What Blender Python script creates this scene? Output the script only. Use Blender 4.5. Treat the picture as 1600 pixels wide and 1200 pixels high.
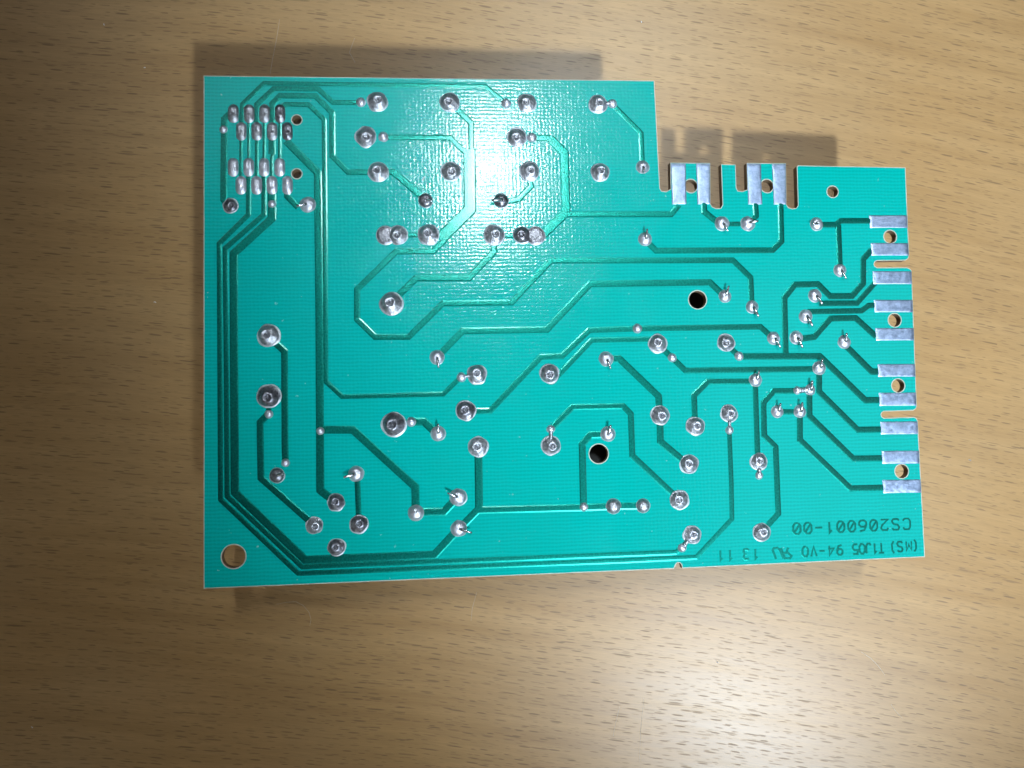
import bpy, bmesh, math, random
from mathutils import Vector, Matrix
from mathutils.noise import noise as pnoise

random.seed(7)
for o in list(bpy.data.objects):
    bpy.data.objects.remove(o)
S = bpy.context.scene
COL = S.collection
MM = 0.001

# ------------------------------------------------------------------ camera
cam_d = bpy.data.cameras.new('camera')
cam = bpy.data.objects.new('camera', cam_d)
COL.objects.link(cam)
cam_d.sensor_width = 36.0
cam_d.lens = 27.045
cam_d.clip_start = 0.005
cam_d.clip_end = 50
cr, cu, cb = (Vector((0.999697, 0.0, 0.024599)), Vector((-0.000116, 0.999989, 0.004718)),
              Vector((-0.024598, -0.004719, 0.999686)))
m = Matrix.Identity(4)
for i in range(3):
    m[i][0], m[i][1], m[i][2] = cr[i], cu[i], cb[i]
m[2][3] = 0.177095
cam.matrix_world = m
S.camera = cam

# ------------------------------------------------------------------ light
wd = bpy.data.worlds.new('World')
S.world = wd
wd.use_nodes = True
bg = wd.node_tree.nodes['Background']
bg.inputs[0].default_value = (0.80, 0.88, 1.0, 1)
bg.inputs[1].default_value = 0.03

def aim(o, target):
    d = Vector(target) - o.location
    o.rotation_euler = d.to_track_quat('-Z', 'Y').to_euler()

def lamp(name, kind, direction, dist, power, color, target=(0, 0, 0)):
    L = bpy.data.lights.new(name, kind)
    o = bpy.data.objects.new(name, L)
    COL.objects.link(o)
    o.location = Vector(direction).normalized() * dist
    aim(o, target)
    L.energy = power
    L.color = color
    return o, L

# main lamp from the lower right: it throws the board's shadow up and to the left
o, L = lamp('desk_lamp_light', 'SPOT', (0.304, -0.464, 0.787), 0.965, 66, (0.74, 0.88, 1.0), (0.066, 0.034, 0))
L.shadow_soft_size = 0.031
L.spot_size = math.radians(18.0)
L.spot_blend = 0.78
# ceiling light beyond the top of the board, mirrored in the solder mask and in the table's lacquer
o, L = lamp('ceiling_light', 'AREA', (0.122, 0.407, 1.0), 1.5, 0.145, (0.84, 0.95, 1.0), (0.085, 0.005, 0))
L.spread = math.radians(17)
L.shape = 'RECTANGLE'
L.size, L.size_y = 0.075, 0.22
# the white ceiling that this light brightens, seen dimly in the copper and the solder
o, L = lamp('ceiling_glow', 'AREA', (-0.05, 0.70, 1.0), 1.85, 4.6, (0.90, 0.96, 1.0))
L.shape = 'RECTANGLE'
L.size, L.size_y = 1.9, 0.85
o, L = lamp('ceiling_glow', 'AREA', (0.85, 0.05, 1.0), 2.0, 2.2, (0.90, 0.96, 1.0))
L.shape = 'RECTANGLE'
L.size, L.size_y = 0.9, 1.3

# dim warm fill lamps added low at two sides to lift the ambient light
for d, p in (((-1.0, -0.25, 0.55), 1.5), ((-0.1, -1.0, 0.50), 2.8)):
    o, L = lamp('side_fill', 'AREA', d, 1.7, p, (1.0, 0.93, 0.82))
    L.shape = 'RECTANGLE'
    L.size, L.size_y = 1.6, 0.7

S.view_settings.view_transform = 'Standard'
S.view_settings.look = 'None'
S.view_settings.exposure = -0.38
S.view_settings.gamma = 1.0
S.render.engine = 'CYCLES'

# ------------------------------------------------------------------ node helpers
class NT:
    def __init__(self, name):
        self.mat = bpy.data.materials.new(name)
        self.mat.use_nodes = True
        self.t = self.mat.node_tree
        self.b = self.t.nodes['Principled BSDF']
    def n(self, kind, **kw):
        x = self.t.nodes.new(kind)
        for k, v in kw.items():
            setattr(x, k, v)
        return x
    def link(self, a, b):
        self.t.links.new(a, b)
    def put(self, sock, v):
        if hasattr(v, 'links') or hasattr(v, 'is_linked'):
            self.t.links.new(v, sock)
        else:
            sock.default_value = v
    def math(self, op, a, b=0.0, c=0.0, clamp=False):
        x = self.n('ShaderNodeMath', operation=op, use_clamp=clamp)
        self.put(x.inputs[0], a); self.put(x.inputs[1], b); self.put(x.inputs[2], c)
        return x.outputs[0]
    def sep(self, v):
        x = self.n('ShaderNodeSeparateXYZ'); self.link(v, x.inputs[0])
        return x.outputs
    def comb(self, a, b, c=0.0):
        x = self.n('ShaderNodeCombineXYZ')
        self.put(x.inputs[0], a); self.put(x.inputs[1], b); self.put(x.inputs[2], c)
        return x.outputs[0]
    def noise(self, v, scale, detail=3.0, rough=0.55):
        x = self.n('ShaderNodeTexNoise')
        self.link(v, x.inputs['Vector'])
        x.inputs['Scale'].default_value = scale
        x.inputs['Detail'].default_value = detail
        x.inputs['Roughness'].default_value = rough
        return x.outputs[0]
    def mix(self, fac, a, b, blend='MIX'):
        x = self.n('ShaderNodeMix', data_type='RGBA', blend_type=blend)
        self.put(x.inputs[0], fac); self.put(x.inputs[6], a); self.put(x.inputs[7], b)
        return x.outputs[2]
    def rng(self, v, a, b, c, d):
        x = self.n('ShaderNodeMapRange', clamp=True)
        self.put(x.inputs[0], v)
        for i, k in enumerate((a, b, c, d)):
            x.inputs[i + 1].default_value = k
        return x.outputs[0]
    def bump(self, h, dist, strength=1.0):
        x = self.n('ShaderNodeBump')
        x.inputs['Strength'].default_value = strength
        x.inputs['Distance'].default_value = dist
        self.link(h, x.inputs['Height'])
        return x.outputs[0]
    def obj(self):
        return self.n('ShaderNodeTexCoord').outputs['Object']

def rgb(r, g, b):
    return (r, g, b, 1)

# ------------------------------------------------------------------ materials
def wood():
    t = NT('beech_laminate')
    x, y, z = t.sep(t.obj())
    warp = t.noise(t.obj(), 9.0, 2)
    y2 = t.math('ADD', y, t.math('MULTIPLY', x, 0.13))
    y2 = t.math('ADD', y2, t.math('MULTIPLY', t.math('MULTIPLY', x, x), 0.30))
    y2 = t.math('ADD', y2, t.math('MULTIPLY', t.math('SUBTRACT', warp, 0.5), 0.006))
    grain = t.noise(t.comb(t.math('MULTIPLY', x, 16), t.math('MULTIPLY', y2, 260)), 1.0, 4, 0.6)
    fibre = t.noise(t.comb(t.math('MULTIPLY', x, 150), t.math('MULTIPLY', y2, 3300)), 1.0, 3, 0.7)
    broad = t.noise(t.comb(t.math('MULTIPLY', x, 7), t.math('MULTIPLY', y2, 34)), 1.0, 2, 0.5)
    blotch = t.noise(t.obj(), 28, 3)

    def flecks(cx, cy, half, thick, thresh, seed):
        v = t.comb(t.math('ADD', t.math('MULTIPLY', x, 1 / (cx * MM)), seed),
                   t.math('ADD', t.math('MULTIPLY', y2, 1 / (cy * MM)), seed * 3.7))
        vo = t.n('ShaderNodeTexVoronoi', voronoi_dimensions='2D', feature='F1')
        vo.inputs['Scale'].default_value = 1.0
        vo.inputs['Randomness'].default_value = 0.95
        t.link(v, vo.inputs['Vector'])
        px, py, pz = t.sep(vo.outputs['Position'])
        vx, vy, vz = t.sep(v)
        r, g, b = t.sep(vo.outputs['Color'])
        size = t.rng(g, 0, 1, 0.45, 1.25)
        dx = t.math('DIVIDE', t.math('SUBTRACT', vx, px), t.math('MULTIPLY', size, half))
        dy = t.math('DIVIDE', t.math('SUBTRACT', vy, py), t.math('MULTIPLY', size, thick))
        dy = t.math('ADD', dy, t.math('MULTIPLY', t.math('SUBTRACT', fibre, 0.5), 0.9))
        d = t.math('ADD', t.math('MULTIPLY', dx, dx), t.math('MULTIPLY', dy, dy))
        mask = t.rng(d, 0.40, 1.05, 1, 0)
        show = t.rng(r, thresh, thresh + 0.1, 0, 1)
        return t.math('MULTIPLY', t.math('MULTIPLY', mask, show), t.rng(b, 0, 1, 0.35, 1.0))
    f1 = flecks(4.1, 1.35, 0.34, 0.135, 0.15, 0.0)
    f2 = flecks(2.7, 0.9, 0.34, 0.14, 0.35, 41.3)
    f3 = flecks(6.2, 2.0, 0.36, 0.085, 0.6, 97.1)
    f = t.math('MAXIMUM', t.math('MAXIMUM', f1, f3), t.math('MULTIPLY', f2, 0.62))
    c = t.mix(t.rng(grain, 0.3, 0.7, 0, 1), rgb(0.345, 0.190, 0.068), rgb(0.475, 0.284, 0.115))
    c = t.mix(t.rng(broad, 0.35, 0.7, 0, 0.6), c, rgb(0.505, 0.310, 0.130))
    c = t.mix(t.rng(fibre, 0.35, 0.75, 0.0, 0.45), c, rgb(0.24, 0.145, 0.066))
    c = t.mix(t.rng(blotch, 0.4, 0.75, 0.0, 0.2), c, rgb(0.36, 0.25, 0.138))
    c = t.mix(t.math('MULTIPLY', f, 0.60), c, rgb(0.105, 0.058, 0.026))
    t.link(c, t.b.inputs['Base Color'])
    rr = t.math('ADD', t.rng(grain, 0.3, 0.7, 0.345, 0.395), t.math('MULTIPLY', f, 0.12))
    t.link(rr, t.b.inputs['Roughness'])
    h = t.math('SUBTRACT', t.math('MULTIPLY', fibre, 0.35), f)
    t.link(t.bump(h, 0.00004, 0.14), t.b.inputs['Normal'])
    t.b.inputs['Specular IOR Level'].default_value = 0.5
    return t.mat

def weave(t):
    """glass-cloth pattern of the laminate telegraphing through the lacquer"""
    oc = t.obj()
    x, y, z = t.sep(oc)
    wob = t.math('MULTIPLY', t.math('SUBTRACT', t.noise(oc, 420, 3), 0.5), 5.0)
    sx = t.math('SINE', t.math('ADD', t.math('MULTIPLY', x, 2 * math.pi / 0.00074), wob))
    sy = t.math('SINE', t.math('ADD', t.math('MULTIPLY', y, 2 * math.pi / 0.00070), wob))
    return oc, sx, sy

def mask_mat():
    t = NT('green_solder_mask')
    oc, sx, sy = weave(t)
    big = t.noise(oc, 60, 3)
    c = t.mix(t.rng(sy, -1, 1, 0, 1), rgb(0.0004, 0.325, 0.288), rgb(0.0006, 0.395, 0.348))
    c = t.mix(t.rng(sx, -0.2, 1, 0, 0.22), c, rgb(0.001, 0.43, 0.38))
    c = t.mix(t.rng(big, 0.3, 0.7, 0, 0.25), c, rgb(0.0, 0.31, 0.25))
    dirt = t.noise(oc, 900, 3)
    c = t.mix(t.rng(dirt, 0.72, 0.78, 0, 0.5), c, rgb(0.35, 0.55, 0.52))
    t.link(c, t.b.inputs['Base Color'])
    smear = t.noise(oc, 130, 4, 0.65)
    t.link(t.rng(smear, 0.3, 0.7, 0.11, 0.18), t.b.inputs['Roughness'])
    h = t.math('ADD', t.math('ADD', t.math('MULTIPLY', sx, 0.42), t.math('MULTIPLY', sy, 0.55)),
               t.math('MULTIPLY', t.noise(oc, 1700, 2), 5.0))
    t.link(t.bump(h, 0.000005, 1.0), t.b.inputs['Normal'])
    t.b.inputs['Specular IOR Level'].default_value = 0.38
    return t.mat

def trace_mat():
    t = NT('mask_over_copper')
    oc = t.obj()
    sp = t.noise(oc, 2600, 3, 0.7)
    c = t.mix(t.rng(sp, 0.35, 0.7, 0, 1), rgb(0.001, 0.140, 0.110), rgb(0.005, 0.235, 0.184))
    t.link(c, t.b.inputs['Base Color'])
    t.b.inputs['Metallic'].default_value = 0.98
    t.b.inputs['Roughness'].default_value = 0.35
    t.b.inputs['Coat Weight'].default_value = 0.45
    t.b.inputs['Coat Roughness'].default_value = 0.16
    t.link(t.bump(sp, 0.000012, 0.9), t.b.inputs['Normal'])
    return t.mat

def tin(name, lo, hi, rough, bump, scale=1500, stretch=None):
    t = NT(name)
    oc = t.obj()
    if stretch:
        x, y, z = t.sep(oc)
        oc = t.comb(t.math('MULTIPLY', x, stretch[0]), t.math('MULTIPLY', y, stretch[1]), z)
    n = t.noise(oc, scale, 4, 0.6)
    t.link(t.mix(t.rng(n, 0.3, 0.7, 0, 1), rgb(*lo), rgb(*hi)), t.b.inputs['Base Color'])
    t.b.inputs['Metallic'].default_value = 0.92
    t.link(t.rng(n, 0.3, 0.7, rough - 0.06, rough + 0.10), t.b.inputs['Roughness'])
    t.link(t.bump(n, bump, 1.0), t.b.inputs['Normal'])
    return t.mat

def plain(name, c1, c2, rough, scale, metallic=0.0):
    t = NT(name)
    n = t.noise(t.obj(), scale, 3)
    t.link(t.mix(t.rng(n, 0.3, 0.7, 0, 1), rgb(*c1), rgb(*c2)), t.b.inputs['Base Color'])
    t.b.inputs['Roughness'].default_value = rough
    t.b.inputs['Metallic'].default_value = metallic
    return t.mat

M = dict(
    wood=wood(), mask=mask_mat(), trace=trace_mat(),
    solder=tin('solder_tin', (0.26, 0.27, 0.30), (0.58, 0.59, 0.64), 0.40, 0.00014, 1700),
    dark_tin=tin('dark_solder', (0.13, 0.13, 0.15), (0.36, 0.36, 0.40), 0.34, 0.00010, 1500),  # darker tin: dark reflections put into the colour of some joints and pads
    contact=tin('tinned_contact', (0.25, 0.33, 0.49), (0.44, 0.54, 0.74), 0.42, 0.00007, 900, (1.5, 1.5)),
    bright=tin('bright_solder', (0.52, 0.53, 0.60), (0.76, 0.77, 0.85), 0.44, 0.00009, 1300),
    rim=plain('tinned_pad_rim', (0.42, 0.50, 0.54), (0.62, 0.68, 0.72), 0.45, 1800, 0.45),
    lead=tin('cut_lead', (0.45, 0.45, 0.48), (0.70, 0.70, 0.74), 0.22, 0.00003, 2200),
    fr4=plain('glass_epoxy', (0.36, 0.39, 0.31), (0.50, 0.53, 0.45), 0.6, 900),
    cut=plain('cut_laminate', (0.16, 0.10, 0.055), (0.24, 0.16, 0.09), 0.7, 1200),
    black=plain('black_plastic', (0.010, 0.010, 0.011), (0.016, 0.016, 0.017), 0.5, 500),
    brown=plain('brown_plastic', (0.07, 0.035, 0.012), (0.10, 0.05, 0.02), 0.5, 500),
    blue=plain('dark_sleeve', (0.012, 0.016, 0.03), (0.02, 0.024, 0.045), 0.4, 500),
    scratch=plain('scratched_lacquer', (0.36, 0.28, 0.18), (0.52, 0.43, 0.32), 0.5, 2500),
    lint=plain('white_lint', (0.55, 0.53, 0.50), (0.7, 0.68, 0.65), 0.8, 1500),
)

# ------------------------------------------------------------------ mesh helpers
def link_mesh(name, verts, faces, mat, parent=None, smooth=False):
    me = bpy.data.meshes.new(name)
    me.from_pydata(verts, [], faces)
    me.materials.append(mat)
    if smooth:
        me.polygons.foreach_set('use_smooth', [True] * len(me.polygons))
    me.update()
    ob = bpy.data.objects.new(name, me)
    COL.objects.link(ob)
    if parent:
        ob.parent = parent
    return ob

def box_data(x0, x1, y0, y1, z0, z1):
    v = [(x, y, z) for z in (z0, z1) for x, y in ((x0, y0), (x1, y0), (x1, y1), (x0, y1))]
    return v, [(3, 2, 1, 0), (4, 5, 6, 7), (0, 1, 5, 4), (1, 2, 6, 5), (2, 3, 7, 6), (3, 0, 4, 7)]

def bevel_box(name, x0, x1, y0, y1, z0, z1, r, mat, parent=None, seg=2):
    bm = bmesh.new()
    v, f = box_data(x0, x1, y0, y1, z0, z1)
    vs = [bm.verts.new(p) for p in v]
    for q in f:
        bm.faces.new([vs[i] for i in q])
    bmesh.ops.bevel(bm, geom=bm.edges[:], offset=r, segments=seg, affect='EDGES', profile=0.5)
    me = bpy.data.meshes.new(name)
    bm.to_mesh(me); bm.free()
    me.materials.append(mat)
    ob = bpy.data.objects.new(name, me)
    COL.objects.link(ob)
    if parent:
        ob.parent = parent
    return ob

def sheet(name, outline, holes, z0, z1, mat, parent):
    """flat plate with holes, from closed 2D loops (filled curve turned into a mesh)"""
    cu_ = bpy.data.curves.new(name, 'CURVE')
    cu_.dimensions = '2D'
    cu_.fill_mode = 'BOTH'
    for loop in [outline] + holes:
        sp = cu_.splines.new('POLY')
        sp.points.add(len(loop) - 1)
        for p, q in zip(sp.points, loop):
            p.co = (q[0], q[1], 0, 1)
        sp.use_cyclic_u = True
    cu_.extrude = (z1 - z0) / 2
    tmp = bpy.data.objects.new(name + '_tmp', cu_)
    COL.objects.link(tmp)
    dg = bpy.context.evaluated_depsgraph_get()
    me = bpy.data.meshes.new_from_object(tmp.evaluated_get(dg))
    bpy.data.objects.remove(tmp)
    bpy.data.curves.remove(cu_)
    me.name = name
    for v in me.vertices:
        v.co.z += (z0 + z1) / 2
    me.materials.clear()
    me.materials.append(mat)
    ob = bpy.data.objects.new(name, me)
    COL.objects.link(ob)
    ob.parent = parent
    return ob

# ------------------------------------------------------------------ table
v, f = box_data(-0.62, 0.62, -0.42, 0.42, -0.025, 0.0)
table = link_mesh('table_top', v, f, M['wood'])
table['kind'] = 'structure'
table['label'] = 'lacquered beech laminate table top with short brown flecks'

# ------------------------------------------------------------------ the board
# plane of the board: it leans on its components, lower at the right than at the left
BX, BY, BZ = (Vector((0.997775, 0.019714, -0.063694)), Vector((-0.022625, 0.998717, -0.045313)),
              Vector((0.062719, 0.046653, 0.996940)))
BO = Vector((3.68974, 0.70790, 27.14203)) * MM
board = bpy.data.objects.new('circuit_board', None)
COL.objects.link(board)
board['label'] = 'green printed circuit board lying solder side up on the wooden table'
board['category'] = 'circuit board'
bm4 = Matrix.Identity(4)
for i in range(3):
    bm4[i][0], bm4[i][1], bm4[i][2] = BX[i], BY[i], BZ[i]
BASE = BO - BZ * (BO.z / BZ.z)          # foot of the board's axis on the table
for i in range(3):
    bm4[i][3] = BASE[i]
board.matrix_world = bm4
TOP = BO.z / BZ.z                       # height of the board's top face above that foot

R3 = (cr, cu, cb)
CAMP = Vector((0, 0, 0.177095))
def B(p):
    """measurement in the 1600 x 1200 photograph -> metres in the plane of the board"""
    d = cr * ((p[0] - 800) / 1202.0) - cu * ((p[1] - 600) / 1202.0) - cb
    t = (BO - CAMP).dot(BZ) / d.dot(BZ)
    q = CAMP + d * t - BO
    return Vector((q.dot(BX), q.dot(BY)))

PX = 0.1255 * MM                        # one photo pixel on the board, about

def circle(c, r, n=32):
    q = B(c)
    return [(q.x + r * PX * math.cos(2 * math.pi * i / n), q.y + r * PX * math.sin(2 * math.pi * i / n)) for i in range(n)]

outline_px = [
    (318, 118), (1022.5, 126), (1031.3, 294), (1034, 298.5), (1041, 299), (1047.8, 295.5), (1047.3, 254),
    (1109.8, 254.5), (1110.2, 318), (1113, 323), (1119, 325.5), (1126, 325), (1129, 320), (1126.6, 256.6), (1149.6, 257), (1150.8, 293),
    (1153, 298), (1160, 299), (1167.8, 296), (1166.8, 254.6), (1228.2, 255), (1229, 319), (1232, 324), (1238, 326), (1244, 325),
    (1246.8, 321), (1245, 261), (1247, 258.4), (1415, 261.6), (1420.6, 399), (1419.5, 404), (1415, 407), (1371, 407.5), (1367, 409.5), (1366, 412.5),
    (1367, 416), (1371, 418), (1417, 417.8), (1421.5, 419.5), (1424.6, 423), (1432.6, 634), (1431.5, 638.5), (1427, 641.6), (1381, 643), (1378, 645), (1377, 648),
    (1378.2, 651), (1381, 653), (1428, 651.6), (1432.4, 653.5), (1434.2, 658), (1445.5, 870.3),
    (1066.2, 888), (1065, 882.5), (1062.4, 879.6), (1058.5, 879.4), (1056, 882), (1053.2, 888.6), (318, 920)]
HOLES = [((365, 869.6), 17.2), ((463.7, 187.2), 7.3), ((463.7, 271.4), 7.3), ((1090, 468.4), 14.2), ((935.6, 709), 14.8),
         ((1301, 299.6), 9.0), ((1079.4, 290.6), 10.4), ((1198.4, 290.6), 10.4), ((1391, 370), 10.4), ((1398, 500.3), 10.6),
         ((1403.5, 602.6), 10.6), ((1409, 736.4), 11.0)]
outline = [tuple(B(p)) for p in outline_px]
holes = [circle(c, r) for c, r in HOLES]
sub = sheet('substrate', outline, holes, TOP - 1.6 * MM, TOP - 0.02 * MM, M['fr4'], board)
sub.data.materials.append(M['cut'])
for pl in sub.data.polygons:
    if abs(pl.normal.z) < 0.5:
        pl.material_index = 1
sub['label'] = 'pale glass epoxy laminate showing at cut edges and holes'

def inset(loop, d):
    n = len(loop)
    area = sum(loop[i][0] * loop[(i + 1) % n][1] - loop[(i + 1) % n][0] * loop[i][1] for i in range(n))
    s = 1 if area > 0 else -1
    out = []
    for i in range(n):
        p0, p1, p2 = (Vector(loop[j % n]) for j in (i - 1, i, i + 1))
        a, b = (p1 - p0).normalized(), (p2 - p1).normalized()
        na, nb = Vector((-a.y, a.x)) * s, Vector((-b.y, b.x)) * s
        k = na + nb
        k = k / max(k.dot(na), 0.6)
        rag = 1 + 0.35 * pnoise(Vector((p1.x * 900, p1.y * 900, 3)))
        out.append(tuple(p1 + k * d * rag))
    return out

def densify(loop, step):
    out = []
    for i in range(len(loop)):
        a, b = Vector(loop[i]), Vector(loop[(i + 1) % len(loop)])
        k = max(1, int((b - a).length / step))
        out += [tuple(a.lerp(b, j / k)) for j in range(k)]
    return out

ragged = inset(densify(outline, 1.6 * MM), 1.15 * PX)
mholes = [circle(c, r + 1.5) for c, r in HOLES]
sheet('solder_mask', ragged, mholes, TOP - 0.02 * MM, TOP, M['mask'], board)

# ------------------------------------------------------------------ copper traces
def ribbon(pts, w, h, slope, z0):
    """raised track with sloping flanks and mitred bends -> verts, faces"""
    n = len(pts)
    prof = [(-w / 2 - slope * 0.55, 0), (-w / 2 + slope * 0.45, h * 0.92), (-w * 0.16, h), (w * 0.16, h),
            (w / 2 - slope * 0.45, h * 0.92), (w / 2 + slope * 0.55, 0)]
    V = []
    for i in range(n):
        if i == 0:
            d = (pts[1] - pts[0]).normalized(); k = Vector((-d.y, d.x))
        elif i == n - 1:
            d = (pts[-1] - pts[-2]).normalized(); k = Vector((-d.y, d.x))
        else:
            a, b = (pts[i] - pts[i - 1]).normalized(), (pts[i + 1] - pts[i]).normalized()
            na, nb = Vector((-a.y, a.x)), Vector((-b.y, b.x))
            k = na + nb
            k = k / max(k.dot(na), 0.35)
        for o_, z in prof:
            q = pts[i] + k * o_
            V.append((q.x, q.y, z0 + z))
    F = []
    m_ = len(prof)
    for i in range(n - 1):
        for j in range(m_ - 1):
            F.append((i * m_ + j, i * m_ + j + 1, (i + 1) * m_ + j + 1, (i + 1) * m_ + j)[::-1])
    F.append(tuple(range(m_))[::-1][::-1])
    F.append(tuple((n - 1) * m_ + j for j in range(m_))[::-1])
    return V, F

TRACES = [
    (9, [(362, 175), (350.5, 186), (349.4, 312), (357, 321)]),
    (6, [(377, 200), (378.5, 163), (412.5, 130), (758, 134.5), (788, 159)]),
    (7, [(401, 200), (401.5, 163), (428, 138.5), (497, 139), (520.5, 160), (562, 160.5)]),
    (8, [(425, 200), (425.5, 162), (438, 149.5), (493, 150), (519, 176), (519.4, 244), (544, 269), (580, 269)]),
    (6.5, [(438, 170), (446, 163), (482, 163.5), (506.5, 187), (509, 525), (509.2, 596), (534.5, 619.6), (693, 615.6), (718, 591)]),
    (11, [(447, 220), (496.5, 270), (499, 490), (500.6, 766), (522, 783)]),
    (11, [(500.5, 671.5), (551.5, 671.5), (649, 761), (649.6, 798)]),
    (4, [(376.7, 212), (376.2, 282)]), (3.6, [(389, 185), (388.6, 255)]), (4.6, [(401.2, 212), (401, 282)]),
    (4, [(413.2, 185), (412.6, 255)]), (9.5, [(425.3, 212), (425, 241)]), (3.8, [(427, 238), (424.6, 246), (424.8, 282)]),
    (4, [(437.4, 185), (437, 255)]),
    (6.4, [(388.6, 268), (388.5, 335), (342.6, 380.5), (343.4, 525), (344.8, 780.5), (466, 896), (540, 893), (780, 883.6), (980, 876), (1088, 870.6), (1143.6, 811), (1142.6, 752), (1139.6, 676)]),
    (6.6, [(412.6, 268), (412.5, 335), (352, 388), (353.4, 525), (355, 775), (472.5, 885.8), (540, 882.6), (780, 874), (980, 866), (1056, 863), (1065, 856)]),
    (11, [(425, 296), (425.3, 341), (365.4, 396), (365.6, 525), (367, 769), (477, 874.6), (679, 866.6), (712, 831)]),
    (8, [(448, 296), (449, 307), (466, 324.5)]),
    (7.5, [(604, 214.5), (703, 215.3), (730, 241)]),
    (8, [(713, 170), (736, 192), (736.6, 245)]),
    (7, [(958, 164), (1001.6, 208), (1003.4, 256)]),
    (18, [(733.4, 233), (734.4, 327), (688, 373)]),
    (8, [(696, 374), (677, 392.8), (619, 393), (558, 452), (558, 499), (586, 526.4), (638.5, 526.4), (692, 474), (799.6, 472.6), (861, 407.2), (1145, 406.6), (1172.6, 433.4), (1174.6, 474)]),
    (9, [(600, 269), (614.5, 268.8), (660, 308)]),
    (8, [(827.4, 278), (830, 291), (811, 311), (793, 314.6)]),
    (13, [(860, 216.4), (881.6, 239), (884.6, 332), (848, 367)]), (9, [(836, 215), (861, 216)]),
    (8, [(884, 335), (1048.6, 334.8), (1061, 320)]),
    (6, [(630, 367.6), (664, 367)]), (6, [(780, 368), (812, 368)]),
    (9, [(771.6, 376), (771.6, 394), (733, 434.4), (650.4, 434.4), (616, 468)]),
    (9, [(685, 556), (723, 517), (854.6, 515), (922, 443.6), (1109, 441), (1128, 459)]),
    (8, [(738, 642), (766, 642), (845, 557.6), (878, 556.6), (920.6, 516), (996, 513.4), (1188, 510.6), (1204, 525)]),
    (7, [(868, 591), (924.4, 531.4), (1020, 530)]),
    (8, [(1034, 544), (1050, 559), (1071, 579), (1274, 576.6)]),
    (8, [(1140, 543), (1155, 556.8)]),
    (9, [(1153, 557), (1281, 556.6), (1352, 625.4), (1376, 625)]),
    (8.5, [(1227.6, 555), (1225.6, 465), (1242, 444.6), (1278, 444), (1297, 463), (1331, 462.6), (1348.6, 443), (1348.6, 405), (1362, 390)]),
    (7.5, [(1280, 474), (1339, 473.6), (1368, 441)]),
    (7.5, [(1262, 487), (1346, 485.6), (1357, 477.4), (1369, 477)]),
    (8.5, [(1250, 529.5), (1272, 526.5), (1297.6, 497.6), (1337, 497), (1369, 526)]),
    (9, [(1321, 540), (1362, 580.6), (1375, 580.6)]),
    (8.5, [(1279.6, 580), (1279.8, 612), (1340, 671.6), (1379, 671)]),
    (8.5, [(1264.6, 612), (1264.8, 650), (1333, 716.6), (1381, 716)]),
    (8.5, [(1249.6, 646), (1249.8, 687.5), (1328.6, 763.2), (1383, 762)]),
    (7.5, [(1216, 643.6), (1248, 643.6)]),
    (8, [(1244, 610.8), (1209, 611), (1193, 629), (1194, 680.6), (1211.8, 698.4), (1216, 802.4), (1196, 825)]),
    (8, [(1178, 596), (1105.6, 596.4), (1084.4, 618), (1086, 662)]),
    (7.5, [(1180, 600), (1183.4, 705), (1185, 716)]),
    (9.5, [(950, 560.6), (967.6, 560.4), (1029, 619.4), (1030.6, 645)]),
    (9.5, [(1031, 655), (1031.8, 690), (1070, 722)]),
    (8, [(860, 671.4), (894.4, 636), (973.6, 634.4), (985.6, 647), (988, 712), (1056, 776)]),
    (9.5, [(946, 678.6), (922.6, 679.4), (909.6, 694.4), (911.8, 792)]),
    (10.5, [(747.4, 704), (748.6, 796)]),
    (9.6, [(748, 797), (911, 793), (958, 791), (1003, 790.4)]), (10, [(749, 794), (722, 822)]),
    (10.5, [(652, 800), (694, 799.4), (711, 781)]),
    (10.5, [(640, 659), (662.8, 658.8), (680, 675)]), (7, [(624, 661), (641, 659.4)]),
    (8.6, [(427, 533), (444.6, 549), (445.4, 700), (446, 722)]),
    (8.6, [(420, 646), (406.4, 660), (407.8, 747), (486, 816)]), (6, [(420, 628), (420, 648)]),
    (7, [(558.4, 746), (560.8, 814)]),
    (8, [(1012, 379), (1025, 391.6), (1207, 391), (1221, 377), (1219.6, 316)]),
    (8.5, [(1099.6, 316), (1100.4, 331), (1122, 348)]), (8, [(1180, 316), (1181.4, 337), (1173, 346)]), (6, [(1132, 350), (1165, 350)]),
    (7.5, [(1280, 351), (1306, 351), (1313, 345), (1361, 345)]), (8, [(1309.8, 351), (1312.4, 418)]),
]
for i, (w, pts) in enumerate(TRACES):
    V, F = ribbon([B(p) for p in pts], w * PX, (0.036 + 0.0004 * i) * MM, 2.4 * PX, TOP - 0.01 * MM)
    link_mesh('copper_trace', V, F, M['trace'], board)

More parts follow.
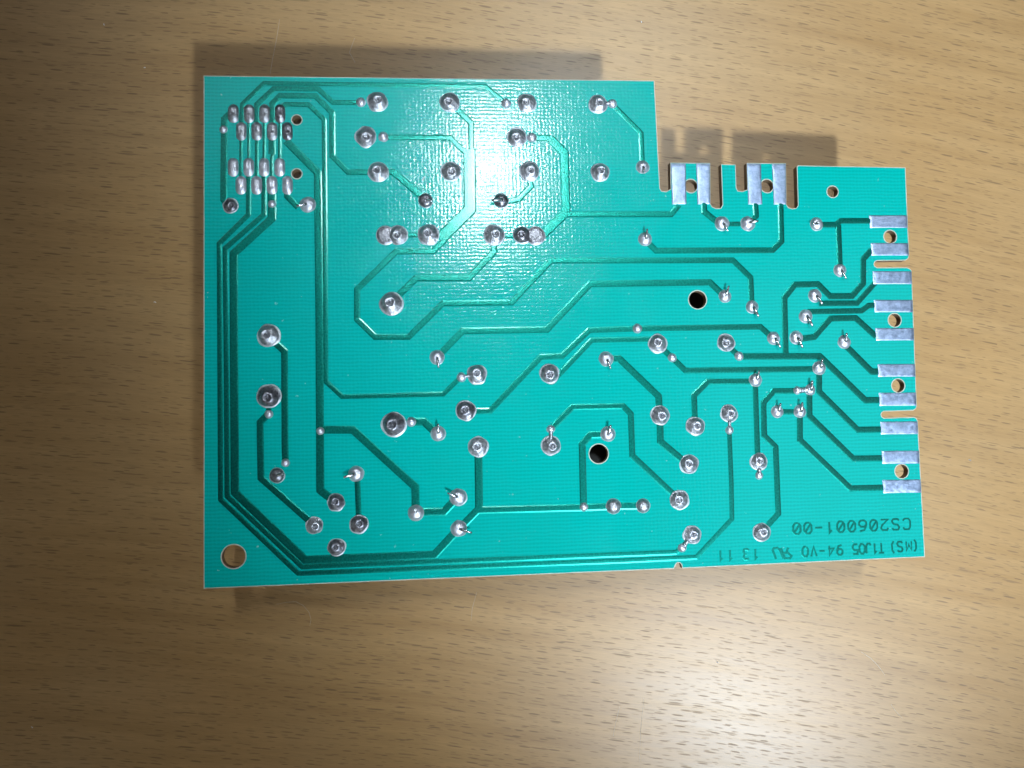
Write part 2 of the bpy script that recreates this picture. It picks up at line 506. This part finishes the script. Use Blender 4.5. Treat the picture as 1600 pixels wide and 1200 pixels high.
# ------------------------------------------------------------------ tinned edge contacts
CONTACTS = [
    [(1048, 255), (1071.4, 255.3), (1072.6, 319), (1050, 319.4)], [(1087.6, 255.3), (1109, 255.5), (1109.8, 319), (1089.6, 319.3)],
    [(1167.4, 255.6), (1189, 255.8), (1191, 319.4), (1169, 319.7)], [(1206, 256), (1227.6, 256), (1228.4, 319.5), (1209, 319.8)],
    [(1357.4, 336.4), (1417.6, 336.4), (1418.4, 356), (1359, 356.2)], [(1360.2, 379.6), (1419.4, 379.8), (1420, 399.4), (1361.4, 399.4)],
    [(1363, 423.6), (1424.4, 424), (1425.2, 444), (1363.8, 444.2)], [(1365, 468.6), (1426, 468.6), (1426.6, 488), (1366.4, 488)],
    [(1367.2, 512.6), (1427.8, 512.4), (1428.4, 532), (1368.6, 532.2)], [(1371, 569), (1429.8, 568.6), (1430.6, 588.6), (1372, 589)],
    [(1372.8, 613.8), (1431.4, 613.2), (1432, 634), (1374, 634.4)], [(1375.2, 658.8), (1434, 658.2), (1434.6, 678.4), (1376.2, 679)],
    [(1377, 704.6), (1436.2, 704), (1437.2, 724.4), (1378.4, 725)], [(1378.4, 749.8), (1438.6, 749), (1439.8, 769.8), (1380, 771)],
]
for q in CONTACTS:
    p = [B(c) for c in q]
    c = sum(p, Vector((0, 0))) / 4
    n = 9
    lo = []
    for k in range(4):
        a, b = p[k], p[(k + 1) % 4]
        for j in range(n):
            s = a.lerp(b, j / n)
            s = s + (c - s).normalized() * 0.5 * PX * abs(pnoise(Vector((s.x * 4000, s.y * 4000, 0))))
            lo.append(s)
    N = len(lo)
    V = [(s.x, s.y, TOP - 0.015 * MM) for s in lo]
    mid = [c + (s - c) * 0.975 for s in lo]
    V += [(s.x, s.y, TOP + 0.045 * MM) for s in mid]
    inn = [c + (s - c) * 0.8 for s in lo]
    V += [(s.x, s.y, TOP + (0.075 + 0.02 * pnoise(Vector((s.x * 900, s.y * 900, 1)))) * MM) for s in inn]
    V.append((c.x, c.y, TOP + 0.085 * MM))
    F = []
    for r in range(2):
        for k in range(N):
            F.append((r * N + k, r * N + (k + 1) % N, (r + 1) * N + (k + 1) % N, (r + 1) * N + k)[::-1])
    for k in range(N):
        F.append((2 * N + k, 2 * N + (k + 1) % N, 3 * N)[::-1])
    link_mesh('edge_contact', V, F, M['contact'], board, smooth=True)

# ------------------------------------------------------------------ solder
def lathe_at(c, prof, R, seed, wob=0.05, seg=28, sx=1.0, sy=1.0, off=(0, 0)):
    V, F = [], []
    for k, (r, h) in enumerate(prof):
        up = h / max(max(q[1] for q in prof), 1e-9)
        for j in range(seg):
            a = 2 * math.pi * j / seg
            nz = 1 + wob * pnoise(Vector((math.cos(a) * 1.3 + seed * 7.1, math.sin(a) * 1.3, k * 0.35)))
            V.append((c.x + R * r * sx * nz * math.cos(a) + off[0] * up, c.y + R * r * sy * nz * math.sin(a) + off[1] * up,
                      TOP + h * R * (1 + 0.5 * wob * pnoise(Vector((a, k, seed))))))
    for k in range(len(prof) - 1):
        for j in range(seg):
            F.append((k * seg + j, k * seg + (j + 1) % seg, (k + 1) * seg + (j + 1) % seg, (k + 1) * seg + j))
    F.append(tuple((len(prof) - 1) * seg + j for j in range(seg)))
    return V, F

def tube(pts, radii, seg=8):
    V, F = [], []
    for i, p in enumerate(pts):
        a = pts[max(i - 1, 0)]; b = pts[min(i + 1, len(pts) - 1)]
        d = (b - a).normalized()
        x = d.orthogonal().normalized(); y = d.cross(x)
        for j in range(seg):
            t = 2 * math.pi * j / seg
            V.append(tuple(p + (x * math.cos(t) + y * math.sin(t)) * radii[i]))
    for i in range(len(pts) - 1):
        for j in range(seg):
            F.append((i * seg + j, i * seg + (j + 1) % seg, (i + 1) * seg + (j + 1) % seg, (i + 1) * seg + j))
    F.append(tuple(range(seg))[::-1])
    F.append(tuple((len(pts) - 1) * seg + j for j in range(seg)))
    return V, F

CONE = [(1.10, -0.004), (1.085, 0.030), (0.99, 0.038), (0.93, 0.10), (0.80, 0.20), (0.64, 0.34), (0.50, 0.45), (0.41, 0.49), (0.33, 0.47), (0.25, 0.38), (0.16, 0.32), (0.03, 0.33)]
DOME = [(1.12, -0.004), (1.10, 0.04), (1.03, 0.07), (0.97, 0.20), (0.86, 0.36), (0.70, 0.50), (0.52, 0.60), (0.33, 0.66), (0.14, 0.69), (0.03, 0.695)]
BEAD = [(1.10, -0.004), (1.08, 0.06), (0.98, 0.20), (0.84, 0.40), (0.64, 0.58), (0.40, 0.69), (0.16, 0.74), (0.03, 0.75)]
sd = [0]

def solder(name, p, r, prof, mat='solder', **kw):
    sd[0] += 1
    V, F = lathe_at(B(p), prof, r * PX, sd[0], **kw)
    ob = link_mesh(name, V, F, M[mat], board, smooth=True)
    ob.data.materials.append(M['rim'])
    seg = kw.get('seg', 28)
    for k in range(2 * seg):
        ob.data.polygons[k].material_index = 1
    return ob

# broad fillets round a straight cut pin
PINS = [(589.8, 159.6, 15, 0), (703, 159.8, 14.6, 0), (823.6, 161.4, 14, 0), (934, 162.8, 14, 0), (571.5, 213.8, 15.4, 0), (807.6, 214.6, 14.6, 0),
        (591, 268.8, 15, 0), (704.4, 268.2, 14.6, 0), (827.2, 268.4, 14.6, 0), (937.5, 269.6, 14, 0), (670, 367, 15.6, 0), (772, 367.8, 15.4, 0),
        (612, 474.3, 16.6, 0), (420, 524.4, 16.2, 0), (420, 619, 16.6, 1), (615.6, 663, 17.6, 1), (745, 585.4, 14.4, 0), (728.2, 641.7, 14.6, 1), (747.6, 698, 14.6, 0),
        (858.4, 583.8, 14.4, 0), (1027.4, 537, 14, 0), (1134.2, 535.4, 13.4, 0), (1031, 649, 14, 0), (1086.2, 666, 13.8, 0), (1139, 646.2, 13.2, 0),
        (1076.5, 725.2, 14.2, 0), (1061.7, 781.2, 14.2, 0), (1080.8, 835.8, 13.4, 0), (1185.6, 721.8, 13, 0), (1189.7, 831.7, 13.6, 0), (860.8, 695.8, 14, 0),
        (525, 785.3, 12.4, 1), (491.2, 821, 12, 0), (561, 819.5, 13, 1), (526.5, 854.9, 12.4, 1), (360.4, 321.6, 10.6, 1), (622.5, 367.4, 14.4, 0), (816, 367.5, 13.4, 1)]
for k, (x, y, r, dk) in enumerate(PINS):
    hgt = random.uniform(0.8, 1.1)
    prof = [(a, b * (hgt if b > 0.05 else 1)) for a, b in CONE]
    a = random.uniform(0, 6.28)
    lean = (math.cos(a) * 0.16 * r * PX, math.sin(a) * 0.16 * r * PX)
    j = solder('solder_joint', (x, y), r, prof, 'dark_tin' if dk else 'solder', wob=0.13, off=lean)
    c = B((x, y))
    z = TOP + 0.58 * hgt * r * PX
    base = Vector((c.x + lean[0], c.y + lean[1], z - 0.15 * r * PX))
    top = base + Vector((lean[0] * 0.4, lean[1] * 0.4, 0.15 * r * PX))
    pr = random.uniform(1.5, 2.1) * PX
    V, F = tube([base, top, top + Vector((0, 0, 0.1 * pr))], [pr, pr, pr * 0.6], 10)
    link_mesh('pin', V, F, M['dark_tin'], j, smooth=False)

# flat solder puddles beside a pin (one pad with two lobes)
FLAT = [(1.10, -0.004), (1.085, 0.03), (1.00, 0.05), (0.9, 0.10), (0.7, 0.135), (0.4, 0.15), (0.05, 0.152)]
for x, y, r in [(603, 368, 14), (837, 368.6, 14)]:
    solder('solder_puddle', (x, y), r, FLAT, 'dark_tin', wob=0.05)

# domes with a clipped lead bent over: position, radius, tip of the lead
LEADS = [(665, 313.4, 10.6, (676, 317), 1), (783, 313.6, 10.8, (768, 316), 1), (1004, 261, 9.8, (1005, 274), 0), (683, 558.6, 10.4, (685.6, 575), 0),
         (684.7, 677.6, 10.4, (684.8, 662), 0), (947, 561, 10.6, (952.4, 577), 0), (1132.6, 463, 9.4, (1136, 448), 0), (1175, 479.8, 9.6, (1182, 496), 0),
         (1208.6, 528.4, 9.6, (1216, 544), 0), (1244, 527.6, 10, (1250, 544), 0), (1258.7, 494.4, 10, (1265.6, 510.6), 0), (1273, 462, 10, (1281, 476.6), 0),
         (1312.2, 422.6, 9.6, (1318, 437), 0), (1319, 534.6, 9.8, (1318.6, 521), 0), (1279.8, 575, 10, (1281, 561), 0), (1265.6, 609, 8, (1266, 595), 0),
         (1214.4, 643, 9, (1216.4, 630), 0), (1249.6, 642.8, 9.4, (1250, 628.6), 0), (1180.4, 594, 9.6, (1183, 579.4), 0), (949.8, 678.4, 10.6, (952, 663.6), 0),
         (433, 743, 10.6, (446, 739), 1), (556.5, 740.2, 10.8, (538, 745), 0), (716, 777, 12, (699, 769), 0), (716.8, 825.8, 11.4, (737, 831), 0),
         (1008, 374, 10, (1009, 360), 0), (1128, 349.4, 10.8, (1134, 363.6), 0), (1168.4, 349.6, 10.8, (1181, 347.6), 0), (1275.8, 350.4, 10, (1265.4, 352), 0),
         (481, 320, 11, (465.5, 325), 0), (649.8, 801.4, 11, (650, 793), 0)]
for x, y, r, tip, dk in LEADS:
    j = solder('solder_joint', (x, y), r, [(a, b * random.uniform(0.82, 0.95)) for a, b in DOME], 'dark_tin' if dk else 'bright', wob=0.09, seg=22)
    c, t = B((x, y)), B(tip)
    d = t - c
    R = r * PX
    c3 = Vector((c.x, c.y, TOP + 0.30 * R))
    pts = [c3, c3 + Vector((d.x * 0.35, d.y * 0.35, 0.36 * R)), c3 + Vector((d.x * 0.72, d.y * 0.72, 0.50 * R)), c3 + Vector((d.x, d.y, 0.56 * R))]
    w = random.uniform(1.7, 2.2) * PX
    V, F = tube(pts, [w * 1.9, w * 1.3, w, w * 0.75], 9)
    link_mesh('lead', V, F, M['lead'], j, smooth=True)

# plain domes and small beads in the vias
for x, y, r in [(958.5, 791, 11), (1004.8, 790.2, 10.2)]:
    solder('solder_joint', (x, y), r, DOME, wob=0.03)
VIAS = [(349.4, 202.4, 5.6), (425, 318.6, 5.6), (564, 160, 7), (790.8, 161.6, 7.4), (956.8, 162, 7), (598.8, 214, 7.4), (830.8, 215, 7.4), (420, 647.2, 6), (642.6, 659.2, 6.8),
        (721, 589.5, 6.8), (1050.2, 559, 6.6), (995.7, 513.4, 7), (1154.6, 556.5, 6.8), (1139.8, 672, 6.2), (1066, 855.8, 6.4), (1186, 743.2, 5.8), (860.6, 670.6, 6),
        (912.2, 792.2, 6.2), (446.2, 723, 5.8), (500.6, 673.4, 5.4), (1245.8, 610, 6)]
for x, y, r in VIAS:
    solder('via', (x, y), r, BEAD, 'bright', wob=0.10, seg=18)
# short necks of solder that run from a via into the neighbouring joint
NECKS = [((860.6, 676), (860.8, 684), 3.2), ((1139.6, 660), (1139.8, 667), 2.6), ((1250, 610), (1260, 609), 4.2), ((1186, 735), (1186, 739), 3.4), ((1070, 851), (1073, 846), 3.4),
         ((726, 588.4), (733, 587), 2.2), ((948, 162.4), (951, 162.2), 3.0)]
for a, b, w in NECKS:
    a, b = B(a), B(b)
    d = (b - a).normalized() * 2 * PX
    pts = [Vector((p.x, p.y, TOP + 0.05 * MM)) for p in (a - d, a, b, b + d)]
    V, F = tube(pts, [w * PX * 1.2, w * PX, w * PX, w * PX * 1.2], 10)
    link_mesh('solder_neck', V, F, M['solder'], board, smooth=True)

# oblong pads of the connector in four staggered rows
ROWS = [(177.6, (364.7, 389, 413.3, 437.4)), (205.2, (377, 401.2, 425.3, 449)), (261.4, (364.4, 388.6, 412.6, 437)), (289.4, (376.4, 401, 425, 449))]
PADP = [(1.10, -0.004), (1.08, 0.05), (0.98, 0.12), (0.9, 0.26), (0.76, 0.40), (0.58, 0.50), (0.36, 0.56), (0.12, 0.585), (0.02, 0.588)]
for ri, (y, xs) in enumerate(ROWS):
    for xi, x in enumerate(xs):
        sd[0] += 1
        c = B((x, y))
        V, F = lathe_at(c, PADP, 7.4 * PX, sd[0], wob=0.05, seg=24)
        out = []
        dent = 1.0 if ri < 2 else 0.0
        for (vx, vy, vz) in V:
            dy = vy - c.y
            s = max(-1, min(1, dy / (1.2 * PX)))
            k = max(0.0, min(1.0, (vz - TOP) / (0.58 * 7.4 * PX)))
            vy2 = vy + 6.4 * PX * s * (1 - 0.45 * k)
            z = vz + (0.10 * 7.4 * PX * k * pnoise(Vector((vx * 2500, vy * 2500, sd[0]))))
            q = (vy2 - c.y) / (14 * PX)
            z -= dent * k * 0.30 * 7.4 * PX * math.exp(-((q - 0.12) / 0.22) ** 2)
            out.append((vx, vy2, z))
        dark = ri < 2 and xi == 3
        p = link_mesh('solder_pad', out, F, M['dark_tin' if dark else ('solder' if ri < 2 else 'bright')], board, smooth=True)
        if dark:
            p['label'] = 'glossy oblong solder pad beside the small hole, dark reflection put in its colour'

# ------------------------------------------------------------------ etched writing (reads from the board's other side of the picture, upside down)
G = {
    'C': [[(1, .2), (.8, 0), (.2, 0), (0, .25), (0, .75), (.2, 1), (.8, 1), (1, .8)]],
    'S': [[(1, .85), (.8, 1), (.2, 1), (0, .8), (.2, .55), (.8, .45), (1, .2), (.8, 0), (.2, 0), (0, .15)]],
    '2': [[(0, .8), (.2, 1), (.8, 1), (1, .8), (.9, .55), (0, 0), (1, 0)]],
    '0': [[(.3, 0), (0, .25), (0, .75), (.3, 1), (.7, 1), (1, .75), (1, .25), (.7, 0), (.3, 0)], [(.15, .15), (.85, .85)]],
    'O': [[(.3, 0), (0, .25), (0, .75), (.3, 1), (.7, 1), (1, .75), (1, .25), (.7, 0), (.3, 0)]],
    '6': [[(.9, 1), (.3, .9), (0, .5), (0, .2), (.25, 0), (.75, 0), (1, .2), (1, .4), (.75, .58), (.25, .58), (0, .4)]],
    '1': [[(.2, .78), (.55, 1), (.55, 0)]],
    '-': [[(0, .5), (1, .5)]],
    '(': [[(.7, 1.12), (.35, .8), (.35, .2), (.7, -.12)]],
    ')': [[(.3, 1.12), (.65, .8), (.65, .2), (.3, -.12)]],
    'M': [[(0, 0), (0, 1), (.5, .35), (1, 1), (1, 0)]],
    'T': [[(0, 1), (1, 1)], [(.5, 1), (.5, 0)]],
    'J': [[(.9, 1), (.9, .2), (.65, 0), (.25, 0), (.05, .2)]],
    '5': [[(.95, 1), (.1, 1), (.05, .6), (.7, .6), (1, .4), (1, .2), (.7, 0), (.05, 0)]],
    '9': [[(.1, 0), (.7, .1), (1, .5), (1, .8), (.75, 1), (.25, 1), (0, .8), (0, .6), (.25, .42), (.75, .42), (1, .6)]],
    '4': [[(.75, 0), (.75, 1), (0, .32), (1, .32)]],
    'V': [[(0, 1), (.5, 0), (1, 1)]],
    '3': [[(0, .9), (.3, 1), (.8, 1), (1, .8), (.8, .55), (.4, .53)], [(.8, .55), (1, .25), (.8, 0), (.3, 0), (0, .12)]],
    'R': [[(0, 0), (0, 1), (.7, 1), (1, .8), (.7, .5), (0, .5)], [(.45, .5), (1, 0)]],
    'U': [[(0, 1), (0, .2), (.25, 0), (.75, 0), (1, .2), (1, 1)]],
}
def writing(label, chars, wpx, hpx, stroke, mirror=(), shear=0.0):
    V, F = [], []
    k = 0
    for ch, (px, py) in chars:
        c = B((px, py))
        for line in G[ch]:
            k += 1
            pts = []
            for gx, gy in line:
                if ch in mirror:
                    gx = 1 - gx
                lx = (gx - 0.5) * wpx + (gy - 0.5) * shear * hpx
                ly = (gy - 0.5) * hpx
                pts.append(Vector((c.x - lx * PX, c.y - ly * PX)))
            v, f = ribbon(pts, stroke * PX, (0.014 + 0.0006 * k) * MM, 1.2 * PX, TOP - 0.01 * MM)
            b = len(V)
            V += v
            F += [tuple(i + b for i in q) for q in f]
    o_ = link_mesh('printed_code', V, F, M['trace'], board)
    o_['label'] = label

txt = 'CS206001-00'
writing('upside down code CS206001-00 in dark green', [(ch, (1416.5 - 17.15 * i, 818.6 + 0.75 * i)) for i, ch in enumerate(txt)], 12, 17, 3.4)
l2 = [('(', (1430, 852.4)), ('M', (1420, 853.2)), ('S', (1406, 854.2)), (')', (1395, 855)),
      ('T', (1377, 856)), ('1', (1367, 856.6)), ('J', (1357, 857)), ('O', (1347, 857.6)), ('5', (1336.4, 858.2)),
      ('9', (1312, 859.4)), ('4', (1298, 860.2)), ('-', (1284.5, 861)), ('V', (1271.5, 861.6)), ('O', (1258, 862.2)),
      ('1', (1180.6, 865.4)), ('3', (1166, 866)), ('1', (1141, 867)), ('1', (1126, 867.6))]
writing('upside down row of small dark green marks along the bottom edge', l2, 8.8, 15.5, 3.4)
writing('slanted recognised component mark', [('R', (1229, 864)), ('U', (1215, 864.8))], 12, 17, 4.2, mirror=('R',), shear=-0.35)

# ------------------------------------------------------------------ components on the underside (they carry the board)
UND = TOP - 1.6 * MM
def depth_at(x, y):
    """distance from the board's underside to the table along the board's normal"""
    p = BASE + BX * x + BY * y + BZ * UND
    return p.z / BZ.z

def carry(x0, x1, y0, y1):
    return min(depth_at(x, y) for x in (x0, x1) for y in (y0, y1))

c0, c1 = B((890, 425)), B((1135, 760))
h = carry(c0.x, c1.x, c1.y, c0.y)
bevel_box('transformer', c0.x, c1.x, c1.y, c0.y, UND - h, UND - 0.0045, 0.0006, M['black'], board)
for a, b in (((585, 150), (700, 345)), ((712, 150), (838, 345))):
    c0, c1 = B(a), B(b)
    h = carry(c0.x, c1.x, c1.y, c0.y) - 0.0002
    bevel_box('relay', c0.x, c1.x, c1.y, c0.y, UND - h, UND - 0.0002, 0.0006, M['black'], board)
c0, c1 = B((340, 160)), B((480, 310))
h = 0.011
bevel_box('connector', c0.x, c1.x, c1.y, c0.y, UND - h, UND - 0.0002, 0.0005, M['brown'], board)
for (x, y, r) in ((440, 572, 8.0),):
    c = B((x, y)); r *= MM
    h = min(depth_at(c.x + r * math.cos(a), c.y + r * math.sin(a)) for a in [k * math.pi / 16 for k in range(32)])
    V, F = tube([Vector((c.x, c.y, UND - 0.0002)), Vector((c.x, c.y, UND - 0.0012)), Vector((c.x, c.y, UND - 0.0020)), Vector((c.x, c.y, UND - h + 0.0006)), Vector((c.x, c.y, UND - h))],
                [r, r, r * 0.94, r, r * 0.93], 32)
    link_mesh('capacitor', V, F, M['blue'], board)

# ------------------------------------------------------------------ wear on the table: scratches in the lacquer and lint
def T(p):
    d = cr * ((p[0] - 800) / 1202.0) - cu * ((p[1] - 600) / 1202.0) - cb
    t = -CAMP.z / d.z
    q = CAMP + d * t
    return Vector((q.x, q.y))

def scratch(pts, w):
    pts = [T(p) for p in pts]
    V, F = [], []
    for i, p in enumerate(pts):
        d = (pts[min(i + 1, len(pts) - 1)] - pts[max(i - 1, 0)]).normalized()
        k = Vector((-d.y, d.x)) * w * 0.09 * MM / 2 * (0.35 + 0.65 * math.sin(math.pi * (i + 0.5) / len(pts)))
        V += [(p.x + k.x, p.y + k.y, 0.00001), (p.x, p.y, 0.00003), (p.x - k.x, p.y - k.y, 0.00001)]
    for i in range(len(pts) - 1):
        for j in range(2):
            F.append((i * 3 + j, i * 3 + j + 1, i * 3 + j + 4, i * 3 + j + 3))
    return link_mesh('scratch', V, F, M['scratch'], table)
scratch([(437, 30), (432, 62), (426, 92), (422, 116)], 1.2)
scratch([(554, 60), (546, 82), (555, 98)], 1.2)
scratch([(1345, 1018), (1360, 1028), (1372, 1040), (1383, 1055)], 1.6)
scratch([(1392, 1100), (1400, 1112), (1410, 1122)], 1.2)
scratch([(968, 1104), (962, 1130), (958, 1150)], 1.0)
scratch([(1006, 1090), (1001, 1140), (999, 1190)], 0.8)
scratch([(745, 925), (738, 950), (736, 970)], 1.0)
scratch([(432, 944), (448, 941), (462, 940), (474, 946), (483, 957), (486, 968), (484, 978)], 1.2)  # arc of a clear sticky film, drawn with the scratch ribbon
LINT = [(1513, 718, 3, 'white lint speck on the bare table beside the edge contacts'), (240, 472, 3.2, 'pale lint speck on the table beside the shadow along the board'),
        (163, 37, 2.2, 'small bent white lint hair on the darker table beyond the connector pads'), (1122, 1034, 2.2, 'white lint speck at the rim of the bright reflection on the table'),
        (1002, 36, 2, 'tiny lint speck on the table beyond the stepped corner of the board'), (228, 106, 2.2, 'short pale lint hair on the table beside the corner of the shadow'),
        (52, 1136, 1.8, 'tiny pale lint speck on the darkest part of the table')]
for (x, y, s, lab) in LINT:
    c = T((x, y))
    V, F = [], []
    pts = []
    a = random.uniform(0, 6.28)
    for k in range(5):
        a += random.uniform(-0.7, 0.7)
        q = Vector((c.x + math.cos(a) * s * 0.137 * MM * k * 0.4, c.y + math.sin(a) * s * 0.137 * MM * k * 0.4, 0.00012))
        pts.append(q)
    V, F = tube(pts, [0.00004, 0.00009, 0.00012, 0.00009, 0.00004], 6)
    o_ = link_mesh('lint', V, F, M['lint'])
    o_['label'] = lab
    o_['category'] = 'lint'
    o_['group'] = 'lint specks on the table'
